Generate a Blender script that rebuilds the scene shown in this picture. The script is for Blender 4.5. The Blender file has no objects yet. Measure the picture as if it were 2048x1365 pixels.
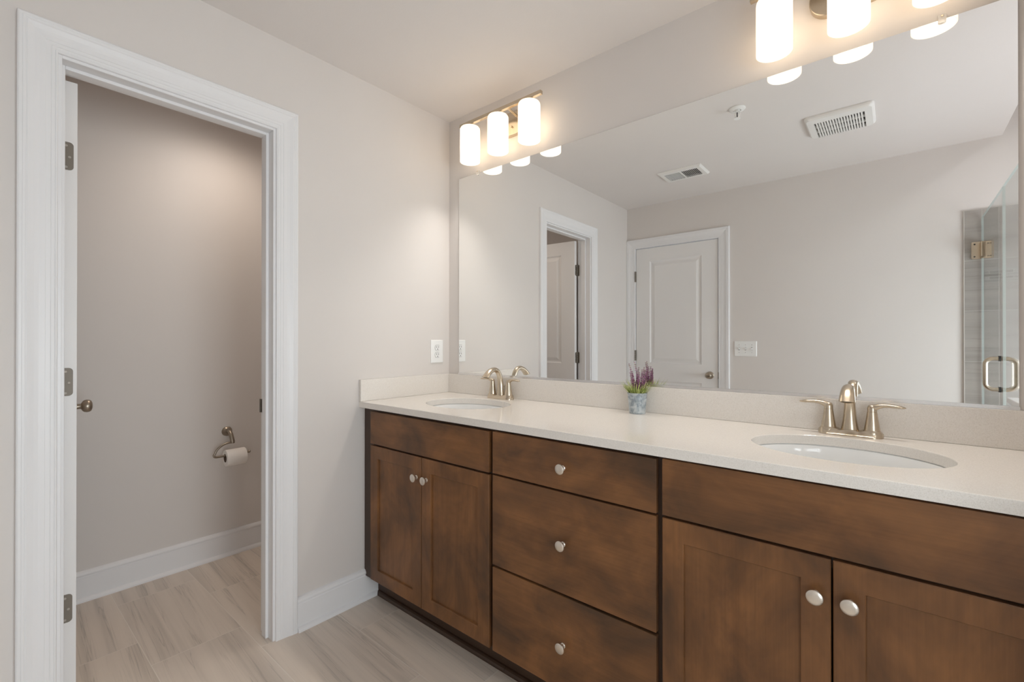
import bpy, bmesh, math, random
from mathutils import Vector, Matrix
random.seed(7)
C = bpy.context.scene.collection
SC = bpy.context.scene
PI = math.pi
R = math.radians

# ------------------------------------------------------------------ camera
cam_d = bpy.data.cameras.new('camera')
cam_d.sensor_width = 36.0
cam_d.lens = 915.51 / 2048 * 36.0
cam_d.clip_start = 0.02
cam = bpy.data.objects.new('camera', cam_d)
C.objects.link(cam)
cam.location = (1.9208, -1.7402, 1.2042)
cam.rotation_euler = (R(90 + 0.1767), 0, R(40.005))
SC.camera = cam

# ------------------------------------------------------------------ colour management / world
SC.view_settings.view_transform = 'Standard'
SC.view_settings.look = 'None'
SC.view_settings.exposure = 0.60
SC.view_settings.gamma = 1.0
SC.view_settings.use_curve_mapping = False
SC.cycles.use_denoising = True
SC.cycles.max_bounces = 14
SC.cycles.diffuse_bounces = 8
SC.cycles.glossy_bounces = 6
SC.cycles.transparent_max_bounces = 12
SC.cycles.sample_clamp_indirect = 4.0
SC.cycles.caustics_reflective = True      # the big mirror throws light back into the room
SC.cycles.blur_glossy = 0.6
w = bpy.data.worlds.new('world')
SC.world = w
w.use_nodes = True
w.node_tree.nodes['Background'].inputs[0].default_value = (0.75, 0.85, 1.0, 1)
w.node_tree.nodes['Background'].inputs[1].default_value = 1.0

# ------------------------------------------------------------------ lights of the room, plus added window light
WARM = (1.0, 0.86, 0.68)
WARM_DOWN = (1.0, 0.94, 0.87)
P_DOWN = 4.6        # light leaving the open bottom of each shade
P_BULB = 0.22       # each vanity bulb
P_ADDED_WINDOW = 15.5     # fill from the added, unseen window beyond the shower
P_ADDED_SIDE = 5.5         # frontal fill from the unseen window added in the shower's back wall
P_SHOWER = 7.0     # downlight over the shower
P_TOILET = 15.5      # downlight of the toilet room


def light(name, kind, loc, energy, color, rot=(0, 0, 0), **kw):
    d = bpy.data.lights.new(name, kind)
    d.energy = energy
    d.color = color
    for k, v in kw.items():
        setattr(d, k, v)
    o = bpy.data.objects.new(name, d)
    C.objects.link(o)
    o.location = loc
    o.rotation_euler = rot
    return o


# daylight supplied at an unseen window, added in the far wall beyond the shower
light('added_window_fill', 'AREA', (3.40, -1.27, 0.98), P_ADDED_WINDOW, (0.90, 0.94, 1.0),
      (0, R(90), 0), shape='RECTANGLE', size=0.95, size_y=1.20, spread=R(140))
light('added_side_window_fill', 'AREA', (2.99, -2.17, 1.00), P_ADDED_SIDE, (0.90, 0.94, 1.0),  # added fill at an unseen side window, thrown onto the cabinet fronts
      (R(90), 0, 0), shape='RECTANGLE', size=0.74, size_y=1.15, spread=R(115))
light('shower_downlight', 'SPOT', (2.80, -1.35, 2.72), P_SHOWER, (0.97, 0.98, 1.0),
      (0, 0, 0), spot_size=R(165), spot_blend=0.4, shadow_soft_size=0.06)
light('toilet_room_downlight', 'SPOT', (-0.60, -0.84, 2.430), P_TOILET, (1.0, 0.86, 0.74),
      (0, 0, 0), spot_size=R(176), spot_blend=1.0, shadow_soft_size=0.09)
SHADE_X = (0.2562, 0.4471, 0.6380)
FIX_DX = 1.3690
for _dx in (0.0, FIX_DX):
    for _x in SHADE_X:
        light('vanity_bulb_light', 'POINT', (_x + _dx, -0.09, 2.195), P_BULB, WARM, shadow_soft_size=0.028)
        # what leaves through the open bottom of the shade
        light('vanity_bulb_downlight', 'SPOT', (_x + _dx, -0.09, 2.135), P_DOWN, WARM_DOWN, (0, 0, 0),
              spot_size=R(112), spot_blend=0.9, shadow_soft_size=0.03)

# ------------------------------------------------------------------ dimensions (metres)
H = 2.44            # ceiling
HS = 2.74           # ceiling over the shower
YB = -2.2312        # back wall
XR = 2.2700         # wall at the right end of the vanity
XG = 2.3214         # shower glass
XC = 2.407          # edge of the lower ceiling
XF = 3.45           # far wall of the shower
TW = 0.115          # thickness of the left wall
TX = -0.987         # far wall of the toilet room
TY0, TY1 = -1.78, -0.20
DL, DR, DH = -1.557, -0.947, 2.060   # door opening in the left wall
ZC = 0.929          # worktop

# ------------------------------------------------------------------ materials
def nmat(name):
    m = bpy.data.materials.new(name)
    m.use_nodes = True
    nt = m.node_tree
    b = nt.nodes['Principled BSDF']
    return m, nt, b


def N(nt, t, **kw):
    n = nt.nodes.new(t)
    for k, v in kw.items():
        setattr(n, k, v)
    return n


def L(nt, a, b):
    nt.links.new(a, b)


def setin(b, **kw):
    for k, v in kw.items():
        b.inputs[k].default_value = v


def math_node(nt, op, a, b=None):
    n = N(nt, 'ShaderNodeMath', operation=op)
    for i, v in enumerate((a, b)):
        if v is None:
            continue
        if isinstance(v, (int, float)):
            n.inputs[i].default_value = v
        else:
            L(nt, v, n.inputs[i])
    return n.outputs[0]


def mixcol(nt, fac, a, b, blend='MIX'):
    n = N(nt, 'ShaderNodeMix', data_type='RGBA', blend_type=blend)
    for sock, v in ((n.inputs[0], fac), (n.inputs[6], a), (n.inputs[7], b)):
        if isinstance(v, (int, float)):
            sock.default_value = v
        elif isinstance(v, tuple):
            sock.default_value = v if len(v) == 4 else (*v, 1)
        else:
            L(nt, v, sock)
    return n.outputs[2]


def ramp(nt, fac, stops):
    n = N(nt, 'ShaderNodeValToRGB')
    el = n.color_ramp.elements
    while len(el) < len(stops):
        el.new(0.5)
    for e, (p, c) in zip(el, stops):
        e.position = p
        e.color = c if len(c) == 4 else (*c, 1)
    L(nt, fac, n.inputs[0])
    return n.outputs[0]


def noise(nt, vec, scale, detail=2.0, rough=0.5, dist=0.0):
    n = N(nt, 'ShaderNodeTexNoise')
    n.inputs['Scale'].default_value = scale
    n.inputs['Detail'].default_value = detail
    n.inputs['Roughness'].default_value = rough
    n.inputs['Distortion'].default_value = dist
    L(nt, vec, n.inputs['Vector'])
    return n.outputs[0]


def mapping(nt, vec, scale=(1, 1, 1), loc=(0, 0, 0), rot=(0, 0, 0)):
    n = N(nt, 'ShaderNodeMapping')
    n.inputs['Scale'].default_value = scale
    n.inputs['Location'].default_value = loc
    n.inputs['Rotation'].default_value = rot
    L(nt, vec, n.inputs['Vector'])
    return n.outputs[0]


def objco(nt):
    return N(nt, 'ShaderNodeTexCoord').outputs['Object']


def bump(nt, b, height, strength=0.1, dist=0.01):
    n = N(nt, 'ShaderNodeBump')
    n.inputs['Strength'].default_value = strength
    n.inputs['Distance'].default_value = dist
    L(nt, height, n.inputs['Height'])
    L(nt, n.outputs[0], b.inputs['Normal'])


def srgb(r, g, b):
    f = lambda c: (c / 255 / 12.92) if c / 255 <= 0.04045 else ((c / 255 + 0.055) / 1.055) ** 2.4
    return (f(r), f(g), f(b), 1)


def paint(name, col, rough=0.55, tex=0.06, sc=220):
    m, nt, b = nmat(name)
    co = objco(nt)
    n1 = noise(nt, co, 3.0, 2)
    c = mixcol(nt, n1, tuple(x * 0.98 for x in col[:3]), tuple(min(1, x * 1.02) for x in col[:3]))
    L(nt, c, b.inputs['Base Color'])
    setin(b, Roughness=rough)
    b.inputs['Specular IOR Level'].default_value = 0.3
    bump(nt, b, noise(nt, co, sc, 3), tex, 0.002)
    return m


M = {}
M['wall'] = paint('wall_paint', (0.70, 0.664, 0.638), 0.6)
M['ceiling'] = paint('ceiling_paint', (0.75, 0.715, 0.695), 0.8, 0.12, 160)
M['trim'] = paint('trim_paint', (0.80, 0.80, 0.812), 0.35, 0.02, 60)
M['door'] = paint('door_paint', (0.80, 0.79, 0.785), 0.4, 0.03, 300)


def simple(name, col, rough=0.5, metal=0.0, spec=0.5, **kw):
    m, nt, b = nmat(name)
    setin(b, Roughness=rough, Metallic=metal)
    b.inputs['Base Color'].default_value = (*col[:3], 1)
    b.inputs['Specular IOR Level'].default_value = spec
    for k, v in kw.items():
        b.inputs[k].default_value = v
    return m


def brushed(name, col, rough):
    m, nt, b = nmat(name)
    co = mapping(nt, objco(nt), (40, 40, 160))
    n1 = noise(nt, co, 1.0, 3)
    L(nt, mixcol(nt, n1, tuple(c * 0.96 for c in col), tuple(min(1, c * 1.03) for c in col)), b.inputs['Base Color'])
    setin(b, Metallic=1.0, Roughness=rough)
    return m


M['nickel'] = brushed('brushed_nickel', (0.60, 0.515, 0.405), 0.27)
M['knob'] = brushed('satin_nickel_knob', (0.80, 0.75, 0.68), 0.32)
M['dark_nickel'] = brushed('dark_satin_nickel', (0.25, 0.222, 0.19), 0.62)
M['aged'] = brushed('aged_nickel', (0.37, 0.32, 0.26), 0.36)
M['screw'] = simple('screw_metal', (0.42, 0.385, 0.34), 0.6, 0.6)
M['slot'] = simple('dark_slot', (0.03, 0.028, 0.026), 0.6)
M['plastic'] = simple('white_plastic', (0.84, 0.84, 0.83), 0.3)
M['grille'] = simple('white_grille', (0.80, 0.79, 0.77), 0.4)
M['porcelain'] = simple('white_porcelain', (0.86, 0.87, 0.87), 0.08)
M['paper'] = paint('tissue_paper', (0.92, 0.89, 0.86), 0.9, 0.2, 500)
M['cardboard'] = simple('cardboard_core', (0.20, 0.14, 0.10), 0.9)
M['mirror'] = simple('mirror_silver', (0.915, 0.925, 0.92), 0.0, 1.0)
M['glass_edge'] = simple('mirror_glass_edge', (0.16, 0.17, 0.16), 0.15)
M['channel'] = simple('aluminium_channel', (0.80, 0.80, 0.81), 0.25, 1.0)
M['clear'] = simple('clear_plastic_clip', (0.85, 0.82, 0.78), 0.1, 0.0, 0.5, Alpha=0.55)
M['soil'] = simple('potting_soil', (0.035, 0.03, 0.02), 0.95)
M['tile_edge'] = simple('tile_edge_strip', (0.55, 0.52, 0.48), 0.3)


def wood(name, axis):
    m, nt, b = nmat(name)
    co = objco(nt)
    oi = N(nt, 'ShaderNodeObjectInfo')
    add = N(nt, 'ShaderNodeVectorMath', operation='ADD')
    L(nt, co, add.inputs[0])
    cmb = N(nt, 'ShaderNodeCombineXYZ')
    for i in range(3):
        L(nt, math_node(nt, 'MULTIPLY', oi.outputs['Random'], (17.0, 5.0, 11.0)[i]), cmb.inputs[i])
    L(nt, cmb.outputs[0], add.inputs[1])
    v = add.outputs[0]
    s = [26.0, 26.0, 26.0]
    s[axis] = 1.6
    grain = noise(nt, mapping(nt, v, tuple(s)), 1.0, 5, 0.6, 0.6)
    s2 = [190.0, 190.0, 190.0]
    s2[axis] = 5.0
    fine = noise(nt, mapping(nt, v, tuple(s2)), 1.0, 3, 0.6)
    sb = [4.2, 4.2, 4.2]
    sb[axis] = 2.4
    blotch = noise(nt, mapping(nt, v, tuple(sb)), 1.7, 4, 0.6, 0.5)
    base = ramp(nt, blotch, [(0.30, srgb(80, 58, 41)), (0.48, srgb(111, 76, 48)), (0.68, srgb(134, 92, 56))])
    g = ramp(nt, grain, [(0.25, (0.80, 0.78, 0.76)), (0.55, (1.0, 1.0, 1.0)), (0.8, (1.10, 1.08, 1.04))])
    c = mixcol(nt, 0.75, base, g, 'MULTIPLY')
    f = ramp(nt, fine, [(0.3, (0.86, 0.85, 0.84)), (0.6, (1.04, 1.04, 1.04))])
    c = mixcol(nt, 0.6, c, f, 'MULTIPLY')
    L(nt, c, b.inputs['Base Color'])
    setin(b, Roughness=0.36)
    b.inputs['Specular IOR Level'].default_value = 0.4
    bump(nt, b, fine, 0.04, 0.001)
    return m


M['wood_v'] = wood('stained_maple_upright_grain', 2)
M['wood_h'] = wood('stained_maple_level_grain', 0)
M['wood_frame'] = simple('stained_maple_frame', srgb(62, 42, 28), 0.42)


def quartz():
    m, nt, b = nmat('cream_quartz')
    co = objco(nt)
    n1 = noise(nt, co, 420, 2, 0.6)
    n2 = noise(nt, co, 900, 1)
    c = ramp(nt, n1, [(0.30, (0.72, 0.68, 0.63)), (0.48, (0.79, 0.755, 0.71)), (0.7, (0.81, 0.775, 0.735))])
    c2 = ramp(nt, n2, [(0.34, (0.72, 0.70, 0.68)), (0.45, (1, 1, 1)), (1, (1, 1, 1))])
    L(nt, mixcol(nt, 0.35, c, c2, 'MULTIPLY'), b.inputs['Base Color'])
    setin(b, Roughness=0.14)
    return m


M['quartz'] = quartz()


def tile(name, rows_axis, long_axis, y0, p, x0, Ln, shift, base, dark, grout, streak):
    """Rows of long tiles, each row shifted; streaks run along the tile."""
    m, nt, b = nmat(name)
    co = objco(nt)
    sep = N(nt, 'ShaderNodeSeparateXYZ')
    L(nt, co, sep.inputs[0])
    yy = sep.outputs[rows_axis]
    xx = sep.outputs[long_axis]
    v = math_node(nt, 'DIVIDE', math_node(nt, 'SUBTRACT', yy, y0), p)
    row = math_node(nt, 'FLOOR', v)
    fy = math_node(nt, 'SUBTRACT', v, row)
    u = math_node(nt, 'DIVIDE', math_node(nt, 'SUBTRACT', math_node(nt, 'SUBTRACT', xx, x0), math_node(nt, 'MULTIPLY', row, shift)), Ln)
    col = math_node(nt, 'FLOOR', u)
    fx = math_node(nt, 'SUBTRACT', u, col)

    def edge(f, size, g):
        a = math_node(nt, 'MULTIPLY', math_node(nt, 'MINIMUM', f, math_node(nt, 'SUBTRACT', 1.0, f)), size)
        return math_node(nt, 'LESS_THAN', a, g)
    gm = math_node(nt, 'MAXIMUM', edge(fx, Ln, 0.0013), edge(fy, p, 0.0013))
    wn = N(nt, 'ShaderNodeTexWhiteNoise', noise_dimensions='2D')
    cmb = N(nt, 'ShaderNodeCombineXYZ')
    L(nt, col, cmb.inputs[0])
    L(nt, row, cmb.inputs[1])
    L(nt, cmb.outputs[0], wn.inputs['Vector'])
    rnd = wn.outputs['Value']
    # streak coordinates: long and thin along the tile
    c2 = N(nt, 'ShaderNodeCombineXYZ')
    L(nt, math_node(nt, 'ADD', math_node(nt, 'MULTIPLY', xx, 0.75), math_node(nt, 'MULTIPLY', rnd, 37.0)), c2.inputs[0])
    L(nt, math_node(nt, 'MULTIPLY', math_node(nt, 'ADD', yy, math_node(nt, 'MULTIPLY', xx, streak)), 17.0), c2.inputs[1])
    L(nt, math_node(nt, 'MULTIPLY', rnd, 91.0), c2.inputs[2])
    n1 = noise(nt, c2.outputs[0], 1.0, 3, 0.55, 0.35)
    n2 = noise(nt, mapping(nt, c2.outputs[0], (1.0, 2.2, 1.0)), 1.0, 4, 0.6, 0.5)
    body = ramp(nt, n1, [(0.3, tuple(0.80 * q for q in base[:3])), (0.5, base[:3]), (0.72, tuple(min(1, 1.08 * q) for q in base[:3]))])
    vein = ramp(nt, math_node(nt, 'ABSOLUTE', math_node(nt, 'SUBTRACT', n2, 0.5)), [(0.0, (1, 1, 1)), (0.022, (0, 0, 0)), (1, (0, 0, 0))])
    vm = N(nt, 'ShaderNodeRGBToBW')
    L(nt, vein, vm.inputs[0])
    msk = ramp(nt, n1, [(0.42, (1, 1, 1)), (0.58, (0.1, 0.1, 0.1))])
    mk = N(nt, 'ShaderNodeRGBToBW')
    L(nt, msk, mk.inputs[0])
    c = mixcol(nt, math_node(nt, 'MULTIPLY', math_node(nt, 'MULTIPLY', vm.outputs[0], mk.outputs[0]), 0.75), body, dark)
    tint = ramp(nt, rnd, [(0, (0.94, 0.94, 0.95)), (1, (1.04, 1.03, 1.02))])
    c = mixcol(nt, 1.0, c, tint, 'MULTIPLY')
    c = mixcol(nt, gm, c, grout)
    L(nt, c, b.inputs['Base Color'])
    L(nt, ramp(nt, gm, [(0, (0.34,) * 3), (1, (0.8,) * 3)]), b.inputs['Roughness'])
    inv = math_node(nt, 'SUBTRACT', 1.0, gm)
    bump(nt, b, inv, 0.25, 0.001)
    return m


M['floor'] = tile('floor_tile', 1, 0, -0.682, 0.3068, 0.2, 0.6, 0.2027,
                  (0.68, 0.60, 0.52), (0.40, 0.355, 0.31, 1), (0.76, 0.70, 0.63, 1), 0.05)
M['shower_tile'] = tile('shower_tile', 2, 0, 2.0135, 0.3085, 2.02, 0.6, 0.3,
                        (0.34, 0.315, 0.29), (0.24, 0.22, 0.20, 1), (0.46, 0.44, 0.41, 1), 0.0)


def mosaic():
    m, nt, b = nmat('mosaic_tile')
    n = N(nt, 'ShaderNodeTexBrick')
    n.inputs['Color1'].default_value = (0.40, 0.39, 0.37, 1)
    n.inputs['Color2'].default_value = (0.17, 0.16, 0.145, 1)
    n.inputs['Mortar'].default_value = (0.46, 0.44, 0.41, 1)
    n.inputs['Scale'].default_value = 1.0
    n.inputs['Mortar Size'].default_value = 0.0012
    n.inputs['Brick Width'].default_value = 0.10
    n.inputs['Row Height'].default_value = 0.0172
    L(nt, mapping(nt, objco(nt), (1, 1, 1), (0, 0, 0), (R(-90), 0, 0)), n.inputs['Vector'])
    L(nt, n.outputs[0], b.inputs['Base Color'])
    setin(b, Roughness=0.25)
    return m


M['mosaic'] = mosaic()


def glass():
    m, nt, b = nmat('clear_shower_glass')
    nt.nodes.remove(b)
    out = nt.nodes['Material Output']
    tr = N(nt, 'ShaderNodeBsdfTransparent')
    tr.inputs[0].default_value = (0.93, 0.95, 0.945, 1)
    gl = N(nt, 'ShaderNodeBsdfGlossy')
    gl.inputs['Roughness'].default_value = 0.0
    fr = N(nt, 'ShaderNodeFresnel')
    fr.inputs[0].default_value = 1.45
    mx = N(nt, 'ShaderNodeMixShader')
    # reflect once, at the face towards the ray
    geo = N(nt, 'ShaderNodeNewGeometry')
    L(nt, math_node(nt, 'MULTIPLY', fr.outputs[0], math_node(nt, 'SUBTRACT', 1.0, geo.outputs['Backfacing'])), mx.inputs[0])
    L(nt, tr.outputs[0], mx.inputs[1])
    L(nt, gl.outputs[0], mx.inputs[2])
    L(nt, mx.outputs[0], out.inputs[0])
    return m


M['glass'] = glass()
M['glass_rim'] = simple('polished_glass_edge', (0.55, 0.66, 0.64), 0.1)


def shade_mat():
    """Opal glass: passes the bulb's light and glows with it."""
    m, nt, b = nmat('opal_glass')
    nt.nodes.remove(b)
    out = nt.nodes['Material Output']
    tl = N(nt, 'ShaderNodeBsdfTranslucent')
    tl.inputs[0].default_value = (0.92, 0.88, 0.82, 1)
    df = N(nt, 'ShaderNodeBsdfDiffuse')
    df.inputs[0].default_value = (0.9, 0.87, 0.82, 1)
    mx = N(nt, 'ShaderNodeMixShader')
    mx.inputs[0].default_value = 0.35
    L(nt, tl.outputs[0], mx.inputs[1])
    L(nt, df.outputs[0], mx.inputs[2])
    em = N(nt, 'ShaderNodeEmission')
    em.inputs[0].default_value = (1.0, 0.92, 0.81, 1)
    em.inputs[1].default_value = 0.23
    ad = N(nt, 'ShaderNodeAddShader')
    L(nt, mx.outputs[0], ad.inputs[0])
    L(nt, em.outputs[0], ad.inputs[1])
    L(nt, ad.outputs[0], out.inputs[0])
    return m


M['shade'] = shade_mat()


def emit(name, col, s):
    m, nt, b = nmat(name)
    b.inputs['Emission Color'].default_value = (*col, 1)
    b.inputs['Emission Strength'].default_value = s
    b.inputs['Base Color'].default_value = (0.9, 0.9, 0.9, 1)
    return m


M['bulb'] = emit('lit_bulb', (1.0, 0.90, 0.76), 6.0)
M['added_glow'] = emit('added_window_glow', (0.86, 0.94, 1.0), 1.0)  # glowing panes of the two added windows


def galvanised():
    m, nt, b = nmat('galvanised_steel')
    co = objco(nt)
    n1 = noise(nt, co, 55, 4, 0.6, 0.8)
    L(nt, ramp(nt, n1, [(0.35, srgb(138, 150, 160)), (0.5, srgb(174, 184, 190)), (0.65, srgb(198, 205, 208))]), b.inputs['Base Color'])
    setin(b, Roughness=0.5, Metallic=0.25)
    return m


M['pot'] = galvanised()


def leafmat(name, c1, c2, sc):
    m, nt, b = nmat(name)
    L(nt, mixcol(nt, ramp(nt, noise(nt, objco(nt), sc, 1), [(0.35, (0, 0, 0)), (0.65, (1, 1, 1))]), c1, c2), b.inputs['Base Color'])
    setin(b, Roughness=0.5)
    return m


M['leaf'] = leafmat('lavender_leaf', srgb(126, 146, 66), srgb(206, 212, 140), 60)
M['flower'] = leafmat('lavender_flower', srgb(112, 66, 98), srgb(176, 116, 160), 130)
M['stem'] = leafmat('lavender_stem', srgb(110, 120, 70), srgb(140, 146, 90), 30)


# ------------------------------------------------------------------ mesh helpers (all in world coordinates)
def new():
    return bmesh.new()


def merge(bm, tmp):
    me = bpy.data.meshes.new('tmp')
    tmp.to_mesh(me)
    tmp.free()
    bm.from_mesh(me)
    bpy.data.meshes.remove(me)


def box(bm, x0, x1, y0, y1, z0, z1, bev=0.0, seg=2):
    t = bmesh.new()
    bmesh.ops.create_cube(t, size=1.0)
    for v in t.verts:
        v.co = Vector(((x0 + x1) / 2 + v.co.x * (x1 - x0), (y0 + y1) / 2 + v.co.y * (y1 - y0), (z0 + z1) / 2 + v.co.z * (z1 - z0)))
    if bev > 0:
        bmesh.ops.bevel(t, geom=t.edges[:], offset=bev, segments=seg, profile=0.6, affect='EDGES', clamp_overlap=True)
    merge(bm, t)
    return bm


def frame_of(d):
    d = d.normalized()
    a = Vector((0, 0, 1)) if abs(d.z) < 0.9 else Vector((1, 0, 0))
    u = d.cross(a).normalized()
    return u, u.cross(d).normalized()


def tube(bm, pts, rad, seg=16, caps=True, flat=None):
    """Sweep a circle (or an ellipse: flat = list of (ru, rv)) along pts."""
    pts = [Vector(p) for p in pts]
    n = len(pts)
    if isinstance(rad, (int, float)):
        rad = [rad] * n
    u = None
    rings = []
    for i, p in enumerate(pts):
        d = (pts[min(i + 1, n - 1)] - pts[max(i - 1, 0)]).normalized()
        if u is None:
            u, _ = frame_of(d)
        u = (u - d * u.dot(d)).normalized()
        v = d.cross(u)
        ru, rv = (rad[i], rad[i]) if flat is None else flat[i]
        rings.append([bm.verts.new(p + u * (ru * math.cos(2 * PI * k / seg)) + v * (rv * math.sin(2 * PI * k / seg))) for k in range(seg)])
    for a, b in zip(rings, rings[1:]):
        for k in range(seg):
            bm.faces.new((a[k], a[(k + 1) % seg], b[(k + 1) % seg], b[k]))
    if caps:
        bm.faces.new(list(reversed(rings[0])))
        bm.faces.new(rings[-1])
    return bm


def lathe(bm, prof, origin, axis=(0, 0, 1), seg=32, sx=1.0, sy=1.0):
    """prof: list of (radius, height along axis)."""
    o = Vector(origin)
    d = Vector(axis).normalized()
    if abs(d.z) > 0.99:
        u, v = Vector((1, 0, 0)), Vector((0, 1, 0)) * (1 if d.z > 0 else -1)
    else:
        u, v = frame_of(d)
    rings = []
    for r, h in prof:
        if r <= 1e-6:
            rings.append([bm.verts.new(o + d * h)])
        else:
            rings.append([bm.verts.new(o + d * h + u * (r * sx * math.cos(2 * PI * k / seg)) + v * (r * sy * math.sin(2 * PI * k / seg))) for k in range(seg)])
    for a, b in zip(rings, rings[1:]):
        if len(a) == 1 and len(b) == 1:
            continue
        for k in range(seg):
            k2 = (k + 1) % seg
            if len(a) == 1:
                bm.faces.new((a[0], b[k2], b[k]))
            elif len(b) == 1:
                bm.faces.new((a[k], a[k2], b[0]))
            else:
                bm.faces.new((a[k], a[k2], b[k2], b[k]))
    return bm


def prism(bm, outline, f0, f1):
    """outline: list of 2-D points; f0/f1 map them to the two end faces."""
    a = [bm.verts.new(f0(*p)) for p in outline]
    b = [bm.verts.new(f1(*p)) for p in outline]
    n = len(a)
    bm.faces.new(a)
    bm.faces.new(list(reversed(b)))
    for k in range(n):
        bm.faces.new((a[k], b[k], b[(k + 1) % n], a[(k + 1) % n]))
    return bm


def rrect(w_, h_, r, seg=6, cx=0.0, cy=0.0, corners=(1, 1, 1, 1)):
    pts = []
    for i, (sx, sy, a0) in enumerate(((1, 1, 0), (-1, 1, 90), (-1, -1, 180), (1, -1, 270))):
        rr = r if corners[i] else 0.0
        px, py = cx + sx * (w_ / 2 - rr), cy + sy * (h_ / 2 - rr)
        if rr == 0:
            pts.append((px, py))
        else:
            for k in range(seg + 1):
                a = R(a0 + 90 * k / seg)
                pts.append((px + rr * math.cos(a), py + rr * math.sin(a)))
    return pts


def arc(c, r, a0, a1, n, f):
    return [f(c[0] + r * math.cos(R(a0 + (a1 - a0) * k / n)), c[1] + r * math.sin(R(a0 + (a1 - a0) * k / n))) for k in range(n + 1)]


def panel_slab(bm, mp, u0, u1, w0, w1, thick, panels, rings, cham=0.0015, both=False):
    """A slab whose face(s) carry sunk panels. mp(u, w, d) maps to world, d = outwards."""
    us, ws = [u0 + cham], [w0 + cham]
    for p in panels:
        us += [p[0], p[1]]
        ws += [p[2], p[3]]
    us = sorted(set(us + [u1 - cham]))
    ws = sorted(set(ws + [w1 - cham]))

    def face(sgn):
        d0 = 0.0
        mm = (lambda u, w_, d: mp(u, w_, d)) if sgn > 0 else (lambda u, w_, d: mp(u, w_, -thick - d))
        cache = {}

        def vv(u, w_, d):
            k = (round(u, 6), round(w_, 6), round(d, 6))
            if k not in cache:
                cache[k] = bm.verts.new(mm(u, w_, d))
            return cache[k]

        def q(pts):
            vs = [vv(*p) for p in pts]
            if sgn < 0:
                vs.reverse()
            bm.faces.new(vs)
        for i in range(len(us) - 1):
            for j in range(len(ws) - 1):
                um, wm = (us[i] + us[i + 1]) / 2, (ws[j] + ws[j + 1]) / 2
                if any(p[0] < um < p[1] and p[2] < wm < p[3] for p in panels):
                    continue
                q([(us[i], ws[j], d0), (us[i + 1], ws[j], d0), (us[i + 1], ws[j + 1], d0), (us[i], ws[j + 1], d0)])
        for p in panels:
            prev = (p[0], p[1], p[2], p[3], 0.0)
            for ins, dep in rings:
                cur = (p[0] + ins, p[1] - ins, p[2] + ins, p[3] - ins, dep)
                A = [(prev[0], prev[2], prev[4]), (prev[1], prev[2], prev[4]), (prev[1], prev[3], prev[4]), (prev[0], prev[3], prev[4])]
                B = [(cur[0], cur[2], cur[4]), (cur[1], cur[2], cur[4]), (cur[1], cur[3], cur[4]), (cur[0], cur[3], cur[4])]
                for k in range(4):
                    q([A[k], A[(k + 1) % 4], B[(k + 1) % 4], B[k]])
                prev = cur
            q(B)
        return vv
    face(1)
    if both:
        face(-1)
    # rim: chamfers and sides
    o = [(u0, w0), (u1, w0), (u1, w1), (u0, w1)]
    i_ = [(u0 + cham, w0 + cham), (u1 - cham, w0 + cham), (u1 - cham, w1 - cham), (u0 + cham, w1 - cham)]
    lv = [[bm.verts.new(mp(a, b_, 0.0)) for a, b_ in i_], [bm.verts.new(mp(a, b_, -cham)) for a, b_ in o],
          [bm.verts.new(mp(a, b_, -thick + cham)) for a, b_ in o], [bm.verts.new(mp(a, b_, -thick)) for a, b_ in i_]]
    for A, B in zip(lv, lv[1:]):
        for k in range(4):
            bm.faces.new((A[k], B[k], B[(k + 1) % 4], A[(k + 1) % 4]))
    if not both:
        bm.faces.new(list(reversed(lv[3])))
    return bm


# ------------------------------------------------------------------ object helpers
ORIGIN = {}


def obj(name, bm, mats, parent=None, origin=None, smooth=False, angle=40):
    if origin is None:
        origin = ORIGIN.get(parent.name, Vector((0, 0, 0))) if parent else Vector((0, 0, 0))
    origin = Vector(origin)
    bmesh.ops.remove_doubles(bm, verts=bm.verts[:], dist=1e-6)
    bmesh.ops.recalc_face_normals(bm, faces=bm.faces[:])
    bmesh.ops.translate(bm, verts=bm.verts[:], vec=-origin)
    me = bpy.data.meshes.new(name)
    bm.to_mesh(me)
    bm.free()
    if not isinstance(mats, (list, tuple)):
        mats = [mats]
    for m in mats:
        me.materials.append(m)
    if smooth:
        me.polygons.foreach_set('use_smooth', [True] * len(me.polygons))
        me.set_sharp_from_angle(angle=R(angle))
    o = bpy.data.objects.new(name, me)
    C.objects.link(o)
    if parent is not None:
        o.parent = parent
        ORIGIN[o.name] = ORIGIN.get(parent.name, Vector((0, 0, 0)))
    else:
        o.location = origin
        ORIGIN[o.name] = origin
    return o


def tag(o, label, cat, group=None):
    o['label'] = label
    o['category'] = cat
    if group:
        o['group'] = group
    return o


def thing(name, loc, label, cat, group=None, local=False):
    o = bpy.data.objects.new(name, None)
    o.empty_display_size = 0.05
    C.objects.link(o)
    o.location = loc
    ORIGIN[o.name] = Vector((0, 0, 0)) if local else Vector(loc)
    return tag(o, label, cat, group)


def struct(name, bm, mats, smooth=False, parent=None):
    o = obj(name, bm, mats, parent, smooth=smooth)
    if parent is None:
        o['kind'] = 'structure'
    return o


def copy_tree(src, loc, label, group=None):
    r = src.copy()
    C.objects.link(r)
    r.location = loc
    r['label'] = label
    if group:
        r['group'] = group

    def rec(a, b_):
        for ch in list(a.children):
            c = ch.copy()
            C.objects.link(c)
            c.parent = b_
            rec(ch, c)
    rec(src, r)
    return r


# ================================================================== THE ROOM
bm = new()
box(bm, TX - 0.1, XF + 0.1, YB - 0.15, 0.12, -0.1, 0.0)
struct('floor', bm, M['floor'])

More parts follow.
